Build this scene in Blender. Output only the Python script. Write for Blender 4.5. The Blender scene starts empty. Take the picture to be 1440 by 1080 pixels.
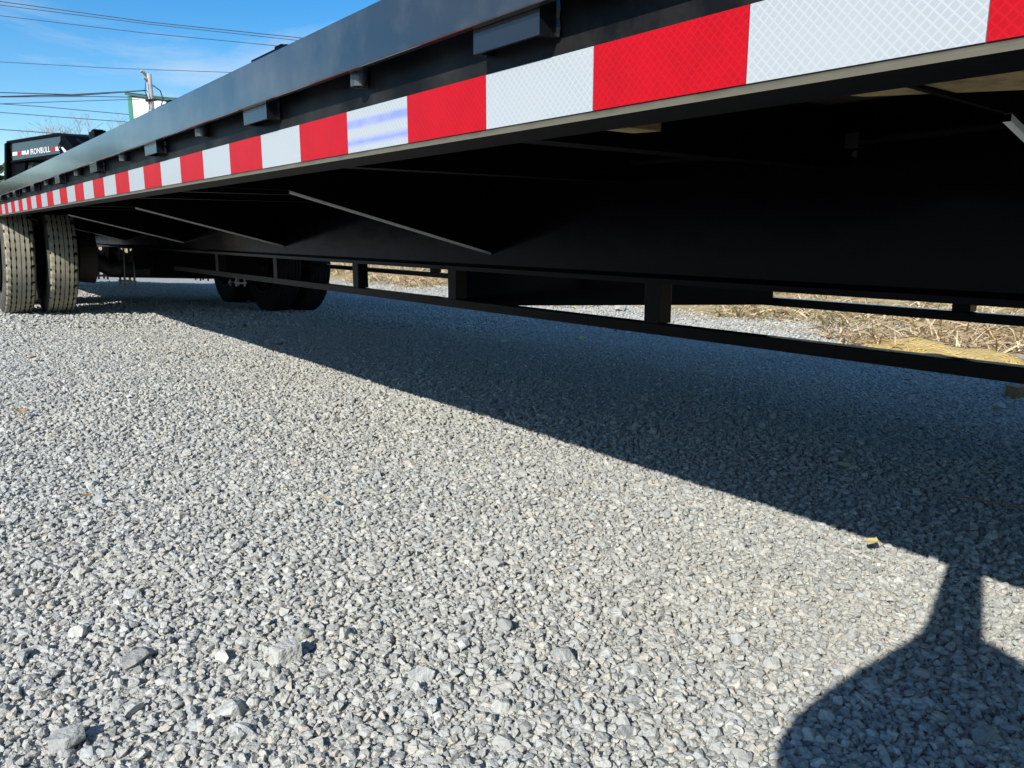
import bpy, bmesh, math, random
import numpy as np
from mathutils import Vector, Matrix, Euler
random.seed(7); rng = np.random.default_rng(7)
S = bpy.context.scene
COL = S.collection
rad = math.radians

# ------------------------------------------------------------------ camera, sky, sun, exposure
# X = across the trailer (away from the photographer), Y = along the trailer to its front, Z = up
CAM_H, F_PX, PITCH, YAW = 0.547, 1090.0, 11.06, 37.9
cam = bpy.data.objects.new('camera', bpy.data.cameras.new('camera'))
COL.objects.link(cam)
cam.data.sensor_width = 36; cam.data.lens = F_PX / 1440 * 36
cam.data.clip_start = 0.02; cam.data.clip_end = 3000
cam.location = (0, 0, CAM_H)
cam.rotation_euler = (rad(90 - PITCH), 0, rad(-YAW))
S.camera = cam

TO_SUN = Vector((-1, -0.40, 0.72)).normalized()
SUN_EL = math.asin(TO_SUN.z); SUN_AZ = math.atan2(TO_SUN.x, TO_SUN.y)
world = bpy.data.worlds.new('World'); S.world = world; world.use_nodes = True
wn = world.node_tree.nodes; wl = world.node_tree.links
bg = wn['Background']
sky = wn.new('ShaderNodeTexSky'); sky.sky_type = 'NISHITA'; sky.sun_disc = False
sky.sun_elevation = SUN_EL; sky.sun_rotation = SUN_AZ
sky.air_density = 1.0; sky.dust_density = 0.25; sky.ozone_density = 3.0
hs = wn.new('ShaderNodeHueSaturation'); hs.inputs['Saturation'].default_value = 1.42
wl.new(sky.outputs[0], hs.inputs['Color']); 
# thin cirrus over the whole sky
ct = wn.new('ShaderNodeTexCoord'); cm = wn.new('ShaderNodeMapping'); cm.inputs['Scale'].default_value = (1.0, 1.6, 4.5); cm.inputs['Rotation'].default_value = (0, 0, rad(35))
cn = wn.new('ShaderNodeTexNoise'); cn.inputs['Scale'].default_value = 2.6; cn.inputs['Detail'].default_value = 9; cn.inputs['Roughness'].default_value = 0.62; cn.inputs['Distortion'].default_value = 0.5
cr = wn.new('ShaderNodeValToRGB'); cr.color_ramp.elements[0].position = 0.47; cr.color_ramp.elements[0].color = (0, 0, 0, 1); cr.color_ramp.elements[1].position = 0.85; cr.color_ramp.elements[1].color = (0.75, 0.75, 0.75, 1)
cx = wn.new('ShaderNodeMixRGB'); cx.inputs[2].default_value = (5.0, 5.2, 5.4, 1)
wl.new(ct.outputs['Generated'], cm.inputs[0]); wl.new(cm.outputs[0], cn.inputs['Vector']); wl.new(cn.outputs[0], cr.inputs[0])
wl.new(cr.outputs[0], cx.inputs[0]); wl.new(hs.outputs[0], cx.inputs[1]); wl.new(cx.outputs[0], bg.inputs['Color'])
bg.inputs['Strength'].default_value = 0.097
sun = bpy.data.objects.new('sun', bpy.data.lights.new('sun', 'SUN'))
COL.objects.link(sun)
sun.data.energy = 3.6; sun.data.angle = rad(0.5); sun.data.color = (1.0, 0.965, 0.90)
sun.rotation_euler = TO_SUN.to_track_quat('Z', 'Y').to_euler()
sun.location = (-6, -4, 9)
S.view_settings.view_transform = 'Standard'; S.view_settings.look = 'None'
S.view_settings.gamma = 1; S.view_settings.use_curve_mapping = False
S.view_settings.exposure = 0.78

# ------------------------------------------------------------------ pixel -> point helpers (photo is 1440 x 1080)
sp, cp = math.sin(rad(PITCH)), math.cos(rad(PITCH)); sy, cy = math.sin(rad(YAW)), math.cos(rad(YAW))
def ray(x, y):
    X, Y = (x - 720) / F_PX, (y - 540) / F_PX
    fwd = cp - Y * sp; up = -(Y * cp + sp)
    return Vector((X * cy + fwd * sy, fwd * cy - X * sy, up))
def ground_z(a, t=0.0):
    z = 0.0
    if a > 0.6: z -= 0.05 * (min(a, 3.2) - 0.6)
    if a > 4.7: z += 0.07 * (min(a, 12) - 4.7)
    return z
def at_depth(x, y, Z): return Vector((0, 0, CAM_H)) + ray(x, y) * Z
def at_plane(x, y, a):
    r = ray(x, y); return Vector((0, 0, CAM_H)) + r * (a / r.x)
def on_ground(x, y):
    r = ray(x, y); k = 1.0
    for _ in range(40):
        k = (CAM_H - ground_z(r.x * k)) / -r.z
    return Vector((0, 0, CAM_H)) + r * k

# ------------------------------------------------------------------ materials
def mat(name, base, rough=0.5, metal=0.0, coat=0.0, noise=None, bump=None, spec=0.5, coat_rough=0.08):
    """noise = (scale, second colour, contrast lo, hi); bump = (scale, strength, distance)"""
    m = bpy.data.materials.new(name); m.use_nodes = True
    n, l = m.node_tree.nodes, m.node_tree.links
    b = n['Principled BSDF']
    b.inputs['Base Color'].default_value = (*base, 1); b.inputs['Roughness'].default_value = rough
    b.inputs['Metallic'].default_value = metal; b.inputs['Coat Weight'].default_value = coat
    b.inputs['Coat Roughness'].default_value = coat_rough
    b.inputs['Specular IOR Level'].default_value = spec
    tc = n.new('ShaderNodeTexCoord')
    if noise:
        t = n.new('ShaderNodeTexNoise'); t.inputs['Scale'].default_value = noise[0]; t.inputs['Detail'].default_value = 6
        t.inputs['Roughness'].default_value = 0.65
        l.new(tc.outputs['Object'], t.inputs['Vector'])
        r = n.new('ShaderNodeValToRGB'); r.color_ramp.elements[0].position = noise[2]; r.color_ramp.elements[1].position = noise[3]
        r.color_ramp.elements[0].color = (*base, 1); r.color_ramp.elements[1].color = (*noise[1], 1)
        l.new(t.outputs[0], r.inputs[0]); l.new(r.outputs[0], b.inputs['Base Color'])
    if bump:
        t2 = n.new('ShaderNodeTexNoise'); t2.inputs['Scale'].default_value = bump[0]; t2.inputs['Detail'].default_value = 4
        l.new(tc.outputs['Object'], t2.inputs['Vector'])
        bp = n.new('ShaderNodeBump'); bp.inputs['Strength'].default_value = bump[1]; bp.inputs['Distance'].default_value = bump[2]
        l.new(t2.outputs[0], bp.inputs['Height']); l.new(bp.outputs[0], b.inputs['Normal'])
    return m

M = {}
M['paint'] = mat('black_paint', (0.010, 0.0105, 0.012), 0.22, coat=0.6, bump=(140, 0.05, 0.002))
M['web_paint'] = mat('black_web_paint', (0.002, 0.0024, 0.004), 0.15, spec=0.09, bump=(12, 0.10, 0.006))
M['truss_paint'] = mat('black_truss_paint', (0.0025, 0.0025, 0.003), 0.26, spec=0.12, bump=(40, 0.08, 0.002))
M['under'] = mat('black_frame_paint', (0.0018, 0.0018, 0.002), 0.5, spec=0.05, bump=(90, 0.08, 0.002))
M['side_face'] = mat('dusty_side_paint', (0.006, 0.006, 0.006), 0.40, spec=0.10, noise=(10, (0.030, 0.029, 0.026), 0.42, 0.72))
M['edge_glint'] = mat('painted_edge_glint', (0.78, 0.78, 0.75), 0.35, noise=(14, (0.45, 0.45, 0.43), 0.5, 0.75))  # pale colour standing in for ground light reflected along the gusset edges
M['rail_paint'] = mat('black_rail_paint', (0.016, 0.017, 0.019), 0.28, coat=1.0, coat_rough=0.10,
                      noise=(9, (0.070, 0.070, 0.064), 0.42, 0.75), bump=(60, 0.06, 0.002))
M['bare_edge'] = mat('worn_steel', (0.10, 0.09, 0.085), 0.42, metal=0.7, noise=(60, (0.20, 0.08, 0.05), 0.5, 0.62))
M['spool_steel'] = mat('spool_steel', (0.05, 0.05, 0.05), 0.32, metal=0.2, coat=0.5, noise=(60, (0.16, 0.155, 0.14), 0.45, 0.7))
M['dull_black'] = mat('dull_black', (0.014, 0.014, 0.014), 0.6, noise=(15, (0.05, 0.046, 0.04), 0.5, 0.75))
M['wood'] = mat('raw_timber', (0.36, 0.27, 0.11), 0.8, noise=(30, (0.20, 0.13, 0.05), 0.45, 0.65))
M['old_wood'] = mat('brown_timber', (0.34, 0.18, 0.07), 0.85, noise=(40, (0.16, 0.09, 0.04), 0.4, 0.65))
M['deck_wood'] = mat('deck_timber', (0.045, 0.036, 0.022), 0.9, noise=(12, (0.03, 0.025, 0.016), 0.4, 0.7))
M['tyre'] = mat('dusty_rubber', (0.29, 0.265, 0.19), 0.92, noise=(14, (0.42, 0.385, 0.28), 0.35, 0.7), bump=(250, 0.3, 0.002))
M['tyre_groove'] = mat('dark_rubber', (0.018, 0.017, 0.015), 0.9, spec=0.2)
M['tyre_side'] = mat('rubber_sidewall', (0.05, 0.046, 0.036), 0.85, noise=(8, (0.16, 0.14, 0.09), 0.45, 0.75))
M['rim'] = mat('black_rim', (0.006, 0.006, 0.0065), 0.5, spec=0.15)
M['drum'] = mat('dusty_iron', (0.05, 0.045, 0.04), 0.7, metal=0.3)
M['zinc'] = mat('zinc_bolt', (0.25, 0.25, 0.24), 0.35, metal=1.0)
M['red'] = mat('red_tape', (0.44, 0.0015, 0.007), 0.38, spec=0.2, noise=(35, (0.37, 0.0015, 0.006), 0.4, 0.7))
M['hose'] = mat('black_hose', (0.005, 0.005, 0.005), 0.6, spec=0.08)
M['letter'] = mat('white_letters', (0.75, 0.75, 0.74), 0.5)
M['leaf_yellow'] = mat('yellow_leaf', (0.70, 0.62, 0.28), 0.7, noise=(120, (0.45, 0.34, 0.12), 0.4, 0.7))
M['leaf_brown'] = mat('brown_leaf', (0.42, 0.24, 0.11), 0.8, noise=(120, (0.26, 0.14, 0.06), 0.4, 0.7))
M['twig'] = mat('dry_twig', (0.24, 0.15, 0.07), 0.85)
M['pole'] = mat('grey_pole', (0.42, 0.40, 0.38), 0.85, noise=(4, (0.30, 0.28, 0.26), 0.4, 0.7))
M['cable'] = mat('cable', (0.020, 0.022, 0.03), 0.6)
M['white_wall'] = mat('white_cladding', (0.72, 0.73, 0.72), 0.6, noise=(1.5, (0.62, 0.63, 0.62), 0.4, 0.7))
M['green_wall'] = mat('green_cladding', (0.035, 0.20, 0.11), 0.5)
M['dark_roof'] = mat('dark_green_roof', (0.03, 0.10, 0.075), 0.5)
M['bark'] = mat('pale_bark', (0.36, 0.30, 0.25), 0.9)
M['jacket'] = mat('dark_cloth', (0.03, 0.035, 0.05), 0.9)
M['jeans'] = mat('blue_denim', (0.05, 0.07, 0.13), 0.9)
M['skin'] = mat('skin', (0.45, 0.27, 0.19), 0.6)
M['hair'] = mat('dark_hair', (0.03, 0.02, 0.015), 0.6)

# road dust caked along the bottom lip of the side rail
_n, _l = M['side_face'].node_tree.nodes, M['side_face'].node_tree.links; _b = _n['Principled BSDF']
_src = _b.inputs['Base Color'].links[0].from_socket
_s = _n.new('ShaderNodeSeparateXYZ'); _l.new(_n['Texture Coordinate'].outputs['Object'], _s.inputs[0])
_t = _n.new('ShaderNodeTexNoise'); _t.inputs['Scale'].default_value = 30; _t.inputs['Detail'].default_value = 6; _l.new(_n['Texture Coordinate'].outputs['Object'], _t.inputs['Vector'])
_a = _n.new('ShaderNodeMath'); _a.operation = 'MULTIPLY_ADD'; _a.inputs[1].default_value = 0.004; _l.new(_t.outputs[0], _a.inputs[0]); _l.new(_s.outputs['Z'], _a.inputs[2])
_m = _n.new('ShaderNodeMapRange'); _m.inputs['From Min'].default_value = 0.6455; _m.inputs['From Max'].default_value = 0.651; _m.inputs['To Min'].default_value = 0.8; _m.inputs['To Max'].default_value = 0; _l.new(_a.outputs[0], _m.inputs[0])
_x = _n.new('ShaderNodeMixRGB'); _x.inputs[2].default_value = (0.20, 0.185, 0.14, 1); _l.new(_m.outputs[0], _x.inputs[0]); _l.new(_src, _x.inputs[1]); _l.new(_x.outputs[0], _b.inputs['Base Color'])

_n, _l = M['red'].node_tree.nodes, M['red'].node_tree.links; _b = _n['Principled BSDF']; _src = _b.inputs['Base Color'].links[0].from_socket
_mp = _n.new('ShaderNodeMapping'); _mp.inputs['Scale'].default_value = (1, 190, 190); _mp.inputs['Rotation'].default_value = (rad(45), 0, 0); _l.new(_n['Texture Coordinate'].outputs['Object'], _mp.inputs[0])
_v = _n.new('ShaderNodeTexVoronoi'); _v.feature = 'DISTANCE_TO_EDGE'; _v.inputs['Randomness'].default_value = 0; _v.inputs['Scale'].default_value = 1; _l.new(_mp.outputs[0], _v.inputs['Vector'])
_r = _n.new('ShaderNodeValToRGB'); _r.color_ramp.elements[0].position = 0.05; _r.color_ramp.elements[0].color = (0.30, 0.30, 0.30, 1); _r.color_ramp.elements[1].position = 0.13; _r.color_ramp.elements[1].color = (0, 0, 0, 1); _l.new(_v.outputs['Distance'], _r.inputs[0])
_x = _n.new('ShaderNodeMixRGB'); _x.inputs[2].default_value = (0.62, 0.012, 0.02, 1); _l.new(_r.outputs[0], _x.inputs[0]); _l.new(_src, _x.inputs[1]); _l.new(_x.outputs[0], _b.inputs['Base Color'])

def white_tape_mat(name, streaks=False):
    m = mat(name, (0.5, 0.53, 0.55), 0.36, coat=0.15)
    n, l = m.node_tree.nodes, m.node_tree.links
    b = n['Principled BSDF']; tc = n['Texture Coordinate']
    mp = n.new('ShaderNodeMapping'); mp.inputs['Scale'].default_value = (1, 190, 190); mp.inputs['Rotation'].default_value = (rad(45), 0, 0)
    l.new(tc.outputs['Object'], mp.inputs[0])
    v = n.new('ShaderNodeTexVoronoi'); v.feature = 'DISTANCE_TO_EDGE'; v.inputs['Randomness'].default_value = 0.0; v.inputs['Scale'].default_value = 1
    l.new(mp.outputs[0], v.inputs['Vector'])
    r = n.new('ShaderNodeValToRGB')
    r.color_ramp.elements[0].position = 0.05; r.color_ramp.elements[0].color = (0.48, 0.51, 0.525, 1)
    r.color_ramp.elements[1].position = 0.13; r.color_ramp.elements[1].color = (0.35, 0.385, 0.405, 1)
    l.new(v.outputs['Distance'], r.inputs[0])
    ns = n.new('ShaderNodeTexNoise'); ns.inputs['Scale'].default_value = 18; ns.inputs['Detail'].default_value = 5
    l.new(tc.outputs['Object'], ns.inputs['Vector'])
    mx = n.new('ShaderNodeMixRGB'); mx.inputs[2].default_value = (0.43, 0.45, 0.45, 1)
    l.new(ns.outputs[0], mx.inputs[0]); l.new(r.outputs[0], mx.inputs[1])
    out = mx
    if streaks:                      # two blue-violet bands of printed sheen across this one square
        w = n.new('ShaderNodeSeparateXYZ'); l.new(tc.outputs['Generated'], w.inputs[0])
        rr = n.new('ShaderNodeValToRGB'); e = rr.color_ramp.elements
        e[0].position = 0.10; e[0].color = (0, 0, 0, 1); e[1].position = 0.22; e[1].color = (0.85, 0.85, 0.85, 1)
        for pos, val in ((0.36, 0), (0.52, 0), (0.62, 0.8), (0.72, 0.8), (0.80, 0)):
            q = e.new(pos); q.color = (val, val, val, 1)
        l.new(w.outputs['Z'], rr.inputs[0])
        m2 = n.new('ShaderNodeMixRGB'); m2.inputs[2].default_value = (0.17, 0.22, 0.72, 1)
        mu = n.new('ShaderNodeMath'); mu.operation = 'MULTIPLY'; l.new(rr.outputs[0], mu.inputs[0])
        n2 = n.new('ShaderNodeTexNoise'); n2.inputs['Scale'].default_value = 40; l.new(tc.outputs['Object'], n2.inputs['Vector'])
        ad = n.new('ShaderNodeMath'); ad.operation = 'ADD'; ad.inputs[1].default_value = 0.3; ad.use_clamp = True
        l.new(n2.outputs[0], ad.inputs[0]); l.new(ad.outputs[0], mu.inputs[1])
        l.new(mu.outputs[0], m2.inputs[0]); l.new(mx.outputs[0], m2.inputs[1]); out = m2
    l.new(out.outputs[0], b.inputs['Base Color'])
    bp = n.new('ShaderNodeBump'); bp.inputs['Strength'].default_value = 0.12; bp.inputs['Distance'].default_value = 0.001
    l.new(v.outputs['Distance'], bp.inputs['Height']); l.new(bp.outputs[0], b.inputs['Normal'])
    return m
M['white'] = white_tape_mat('white_tape'); M['white_blue'] = white_tape_mat('white_tape_blue_sheen', True)

def stone_mat(name):
    m = mat(name, (0.36, 0.355, 0.33), 0.85)
    n, l = m.node_tree.nodes, m.node_tree.links; b = n['Principled BSDF']
    oi = n.new('ShaderNodeObjectInfo')
    r = n.new('ShaderNodeValToRGB'); e = r.color_ramp.elements
    e[0].position = 0; e[0].color = (0.27, 0.275, 0.265, 1); e[1].position = 1; e[1].color = (0.60, 0.59, 0.53, 1)
    for p, c in ((0.12, (0.36, 0.365, 0.345)), (0.4, (0.425, 0.43, 0.395)), (0.62, (0.465, 0.46, 0.42)), (0.80, (0.48, 0.44, 0.365)), (0.88, (0.385, 0.405, 0.40))):
        q = e.new(p); q.color = (*c, 1)
    l.new(oi.outputs['Random'], r.inputs[0])
    tc = n['Texture Coordinate']
    ns = n.new('ShaderNodeTexNoise'); ns.inputs['Scale'].default_value = 3.0; ns.inputs['Detail'].default_value = 6
    l.new(tc.outputs['Object'], ns.inputs['Vector'])
    mx = n.new('ShaderNodeMixRGB'); mx.blend_type = 'MULTIPLY'; mx.inputs[0].default_value = 0.6
    r2 = n.new('ShaderNodeValToRGB'); r2.color_ramp.elements[0].position = 0.3; r2.color_ramp.elements[0].color = (0.74, 0.74, 0.74, 1)
    r2.color_ramp.elements[1].position = 0.7; r2.color_ramp.elements[1].color = (1.15, 1.15, 1.12, 1)
    l.new(ns.outputs[0], r2.inputs[0]); l.new(r.outputs[0], mx.inputs[1]); l.new(r2.outputs[0], mx.inputs[2])
    dn = n.new('ShaderNodeTexNoise'); dn.inputs['Scale'].default_value = 1.1; dn.inputs['Detail'].default_value = 6; l.new(oi.outputs['Location'], dn.inputs['Vector'])
    dr = n.new('ShaderNodeValToRGB'); dr.color_ramp.elements[0].position = 0.45; dr.color_ramp.elements[0].color = (0, 0, 0, 1); dr.color_ramp.elements[1].position = 0.72; dr.color_ramp.elements[1].color = (0.45, 0.45, 0.45, 1)
    l.new(dn.outputs[0], dr.inputs[0])
    dm = n.new('ShaderNodeMixRGB'); dm.inputs[2].default_value = (0.46, 0.43, 0.36, 1); l.new(dr.outputs[0], dm.inputs[0]); l.new(mx.outputs[0], dm.inputs[1])
    l.new(dm.outputs[0], b.inputs['Base Color'])
    bp = n.new('ShaderNodeBump'); bp.inputs['Strength'].default_value = 0.3; bp.inputs['Distance'].default_value = 0.06
    l.new(ns.outputs[0], bp.inputs['Height']); l.new(bp.outputs[0], b.inputs['Normal'])
    return m
M['stone'] = stone_mat('crushed_stone')

def ground_mat():
    m = bpy.data.materials.new('gravel_ground'); m.use_nodes = True
    n, l = m.node_tree.nodes, m.node_tree.links; b = n['Principled BSDF']; b.inputs['Roughness'].default_value = 0.95
    tc = n.new('ShaderNodeTexCoord'); sx = n.new('ShaderNodeSeparateXYZ'); l.new(tc.outputs['Object'], sx.inputs[0])
    v = n.new('ShaderNodeTexVoronoi'); v.inputs['Scale'].default_value = 65; l.new(tc.outputs['Object'], v.inputs['Vector'])
    r = n.new('ShaderNodeValToRGB'); e = r.color_ramp.elements
    e[0].color = (0.28, 0.28, 0.26, 1); e[1].color = (0.46, 0.45, 0.41, 1)
    sc = n.new('ShaderNodeSeparateColor'); l.new(v.outputs['Color'], sc.inputs[0]); l.new(sc.outputs[0], r.inputs[0])
    # dry earth towards the bank on the far side of the yard
    ns = n.new('ShaderNodeTexNoise'); ns.inputs['Scale'].default_value = 0.9; ns.inputs['Detail'].default_value = 7; l.new(tc.outputs['Object'], ns.inputs['Vector'])
    a = n.new('ShaderNodeMath'); a.operation = 'MULTIPLY_ADD'; a.inputs[1].default_value = 1.6; l.new(ns.outputs[0], a.inputs[0]); l.new(sx.outputs['X'], a.inputs[2])
    mr = n.new('ShaderNodeMapRange'); mr.inputs['From Min'].default_value = 5.35; mr.inputs['From Max'].default_value = 5.9; l.new(a.outputs[0], mr.inputs[0])
    earth = n.new('ShaderNodeValToRGB'); ee = earth.color_ramp.elements
    ee[0].position = 0.35; ee[0].color = (0.38, 0.27, 0.12, 1); ee[1].position = 0.7; ee[1].color = (0.52, 0.42, 0.22, 1)
    n3 = n.new('ShaderNodeTexNoise'); n3.inputs['Scale'].default_value = 6; n3.inputs['Detail'].default_value = 8; l.new(tc.outputs['Object'], n3.inputs['Vector']); l.new(n3.outputs[0], earth.inputs[0])
    mx = n.new('ShaderNodeMixRGB'); l.new(mr.outputs[0], mx.inputs[0]); l.new(r.outputs[0], mx.inputs[1]); l.new(earth.outputs[0], mx.inputs[2])
    l.new(mx.outputs[0], b.inputs['Base Color'])
    bp = n.new('ShaderNodeBump'); bp.inputs['Strength'].default_value = 0.9; bp.inputs['Distance'].default_value = 0.012
    inv = n.new('ShaderNodeMath'); inv.operation = 'SUBTRACT'; inv.inputs[0].default_value = 1; l.new(v.outputs['Distance'], inv.inputs[1])
    l.new(inv.outputs[0], bp.inputs['Height']); l.new(bp.outputs[0], b.inputs['Normal'])
    return m
M['pale_stone'] = mat('pale_stone', (0.50, 0.49, 0.44), 0.9, noise=(2.5, (0.40, 0.39, 0.35), 0.4, 0.7), bump=(6, 0.3, 0.06))
M['ground'] = ground_mat()
M['clay'] = mat('yellow_clay', (0.62, 0.41, 0.11), 0.95, noise=(14, (0.70, 0.53, 0.22), 0.38, 0.66), bump=(60, 1.0, 0.03))
def blade_mat(name, c0, c1):
    m = mat(name, c0, 0.8); n, l = m.node_tree.nodes, m.node_tree.links
    oi = n.new('ShaderNodeObjectInfo'); r = n.new('ShaderNodeValToRGB')
    r.color_ramp.elements[0].color = (*c0, 1); r.color_ramp.elements[1].color = (*c1, 1)
    l.new(oi.outputs['Random'], r.inputs[0]); l.new(r.outputs[0], n['Principled BSDF'].inputs['Base Color']); return m
M['straw'] = blade_mat('dry_straw', (0.36, 0.23, 0.10), (0.74, 0.60, 0.38))
M['grass'] = blade_mat('green_grass', (0.07, 0.12, 0.03), (0.20, 0.24, 0.07))

# ------------------------------------------------------------------ object helpers
def link(o, parent=None):
    COL.objects.link(o)
    if parent is not None: o.parent = parent
    return o
def tag(o, label=None, cat=None, group=None, kind=None):
    for k, v in (('label', label), ('category', cat), ('group', group), ('kind', kind)):
        if v: o[k] = v
    return o
def thing(name, label, cat, loc=(0, 0, 0), rot=(0, 0, 0), group=None):
    o = bpy.data.objects.new(name, None); o.location = loc; o.rotation_euler = rot; o.empty_display_size = 0.1
    link(o); return tag(o, label, cat, group)
def mesh_obj(name, bm, material, parent=None, smooth=False, bevel=0, loc=None, rot=None):
    if bevel: bmesh.ops.bevel(bm, geom=[e for e in bm.edges], offset=bevel, segments=2, affect='EDGES', profile=0.6)
    bmesh.ops.recalc_face_normals(bm, faces=bm.faces)
    me = bpy.data.meshes.new(name); bm.to_mesh(me); bm.free()
    for mm in (material if isinstance(material, (list, tuple)) else [material]): me.materials.append(mm)
    if smooth:
        for p in me.polygons: p.use_smooth = True
    o = bpy.data.objects.new(name, me)
    if loc is not None: o.location = loc
    if rot is not None: o.rotation_euler = rot
    return link(o, parent)
def copy_part(o, parent, loc=None, rot=None):
    c = o.copy(); COL.objects.link(c); c.parent = parent
    if loc is not None: c.location = loc
    if rot is not None: c.rotation_euler = rot
    for ch in [q for q in bpy.data.objects if q.parent == o]:
        d = ch.copy(); COL.objects.link(d); d.parent = c
    return c
def add_box(bm, x0, x1, y0, y1, z0, z1, mtx=None):
    vs = [bm.verts.new((x, y, z)) for x in (x0, x1) for y in (y0, y1) for z in (z0, z1)]
    for f in ((0, 1, 3, 2), (4, 6, 7, 5), (0, 4, 5, 1), (2, 3, 7, 6), (0, 2, 6, 4), (1, 5, 7, 3)):
        bm.faces.new([vs[i] for i in f])
    if mtx is not None:
        for v in vs: v.co = mtx @ v.co
    return vs
def box(*a, mtx=None):
    bm = bmesh.new(); add_box(bm, *a, mtx=mtx); return bm
def add_extrude(bm, prof, axis, c0, c1):
    """closed outline of 2-D points swept along Y (axis='y', points = x,z) or X (axis='x', points = y,z)"""
    def p(u, w, c): return (u, c, w) if axis == 'y' else (c, u, w)
    A = [bm.verts.new(p(u, w, c0)) for u, w in prof]; B = [bm.verts.new(p(u, w, c1)) for u, w in prof]
    k = len(prof)
    for i in range(k): bm.faces.new((A[i], A[(i + 1) % k], B[(i + 1) % k], B[i]))
    bm.faces.new(A); bm.faces.new(B[::-1])
def extrude(prof, axis, c0, c1):
    bm = bmesh.new(); add_extrude(bm, prof, axis, c0, c1); return bm
def add_tube(bm, pts, r, seg=8, cap=True):
    pts = [Vector(p) for p in pts]; rings = []
    rr = r if isinstance(r, (list, tuple)) else [r] * len(pts)
    for i, p in enumerate(pts):
        d = (pts[min(i + 1, len(pts) - 1)] - pts[max(i - 1, 0)]).normalized()
        u = d.cross(Vector((0.13, 0.27, 0.95)))
        if u.length < 1e-3: u = d.cross(Vector((1, 0, 0)))
        u.normalize(); w = d.cross(u)
        rings.append([bm.verts.new(p + (u * math.cos(2 * math.pi * k / seg) + w * math.sin(2 * math.pi * k / seg)) * rr[i]) for k in range(seg)])
    for A, B in zip(rings, rings[1:]):
        for k in range(seg): bm.faces.new((A[k], A[(k + 1) % seg], B[(k + 1) % seg], B[k]))
    if cap: bm.faces.new(rings[0][::-1]); bm.faces.new(rings[-1])
def tube(pts, r, seg=8):
    bm = bmesh.new(); add_tube(bm, pts, r, seg); return bm
def add_lathe(bm, prof, seg, mats=None, a0=0.0):
    """outline of (x along the axle, radius) turned round the X axis; closed outline"""
    rings = []
    for k in range(seg):
        a = a0 + 2 * math.pi * k / seg
        rings.append([bm.verts.new((x, r * math.cos(a), r * math.sin(a))) for x, r in prof])
    n = len(prof)
    for k in range(seg):
        A, B = rings[k], rings[(k + 1) % seg]
        for i in range(n):
            f = bm.faces.new((A[i], A[(i + 1) % n], B[(i + 1) % n], B[i]))
            if mats: f.material_index = mats[i]

# ------------------------------------------------------------------ ground
def grid_axis(lo, hi, near0, near1, step):
    a = list(np.arange(near0, near1 + 1e-6, step))
    d, s = near1, step
    while d < hi: s *= 1.35; d += s; a.append(min(d, hi))
    d, s = near0, step
    while d > lo: s *= 1.35; d -= s; a.insert(0, max(d, lo))
    return a
xs = grid_axis(-900, 900, -2, 13, 0.1); ys = grid_axis(-900, 900, -2, 16, 0.1)
def lumps(x, y): return 0.006 * math.sin(3.1 * x + 1.3 * y) + 0.005 * math.sin(2.3 * y - 1.9 * x + 1) + 0.004 * math.sin(7.3 * x + 5.1 * y)
verts = [(x, y, ground_z(x) + (lumps(x, y) if -3 < x < 14 and -3 < y < 17 else 0)) for x in xs for y in ys]
ny = len(ys)
faces = [(i * ny + j, (i + 1) * ny + j, (i + 1) * ny + j + 1, i * ny + j + 1) for i in range(len(xs) - 1) for j in range(ny - 1)]
me = bpy.data.meshes.new('gravel_yard'); me.from_pydata(verts, [], faces); me.materials.append(M['ground'])
for p in me.polygons: p.use_smooth = True
yard = link(bpy.data.objects.new('gravel_yard', me)); tag(yard, kind='structure')

# ------------------------------------------------------------------ scattered stuff: one object each, instanced by geometry nodes
def rock_mesh(name, seed, npts=13, flat=0.62):
    r = np.random.default_rng(seed); bm = bmesh.new()
    ax = np.array([1.0, r.uniform(0.62, 0.95), flat * r.uniform(0.75, 1.15)])
    for _ in range(npts):
        d = r.normal(size=3); d /= np.linalg.norm(d); bm.verts.new(d * ax * r.uniform(0.86, 1.08) * 0.5)
    res = bmesh.ops.convex_hull(bm, input=bm.verts)
    for v in [v for v in bm.verts if not v.link_faces]: bm.verts.remove(v)
    me = bpy.data.meshes.new(name); bm.to_mesh(me); bm.free(); me.materials.append(M['stone']); return me
ROCKS = [rock_mesh('stone_shape', 100 + i, npts=13 + i % 9, flat=0.60 + 0.05 * (i % 6)) for i in range(18)]
def source(meshes, name):
    c = bpy.data.collections.new(name)
    for m in meshes: c.objects.link(bpy.data.objects.new(m.name, m))
    return c
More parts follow.
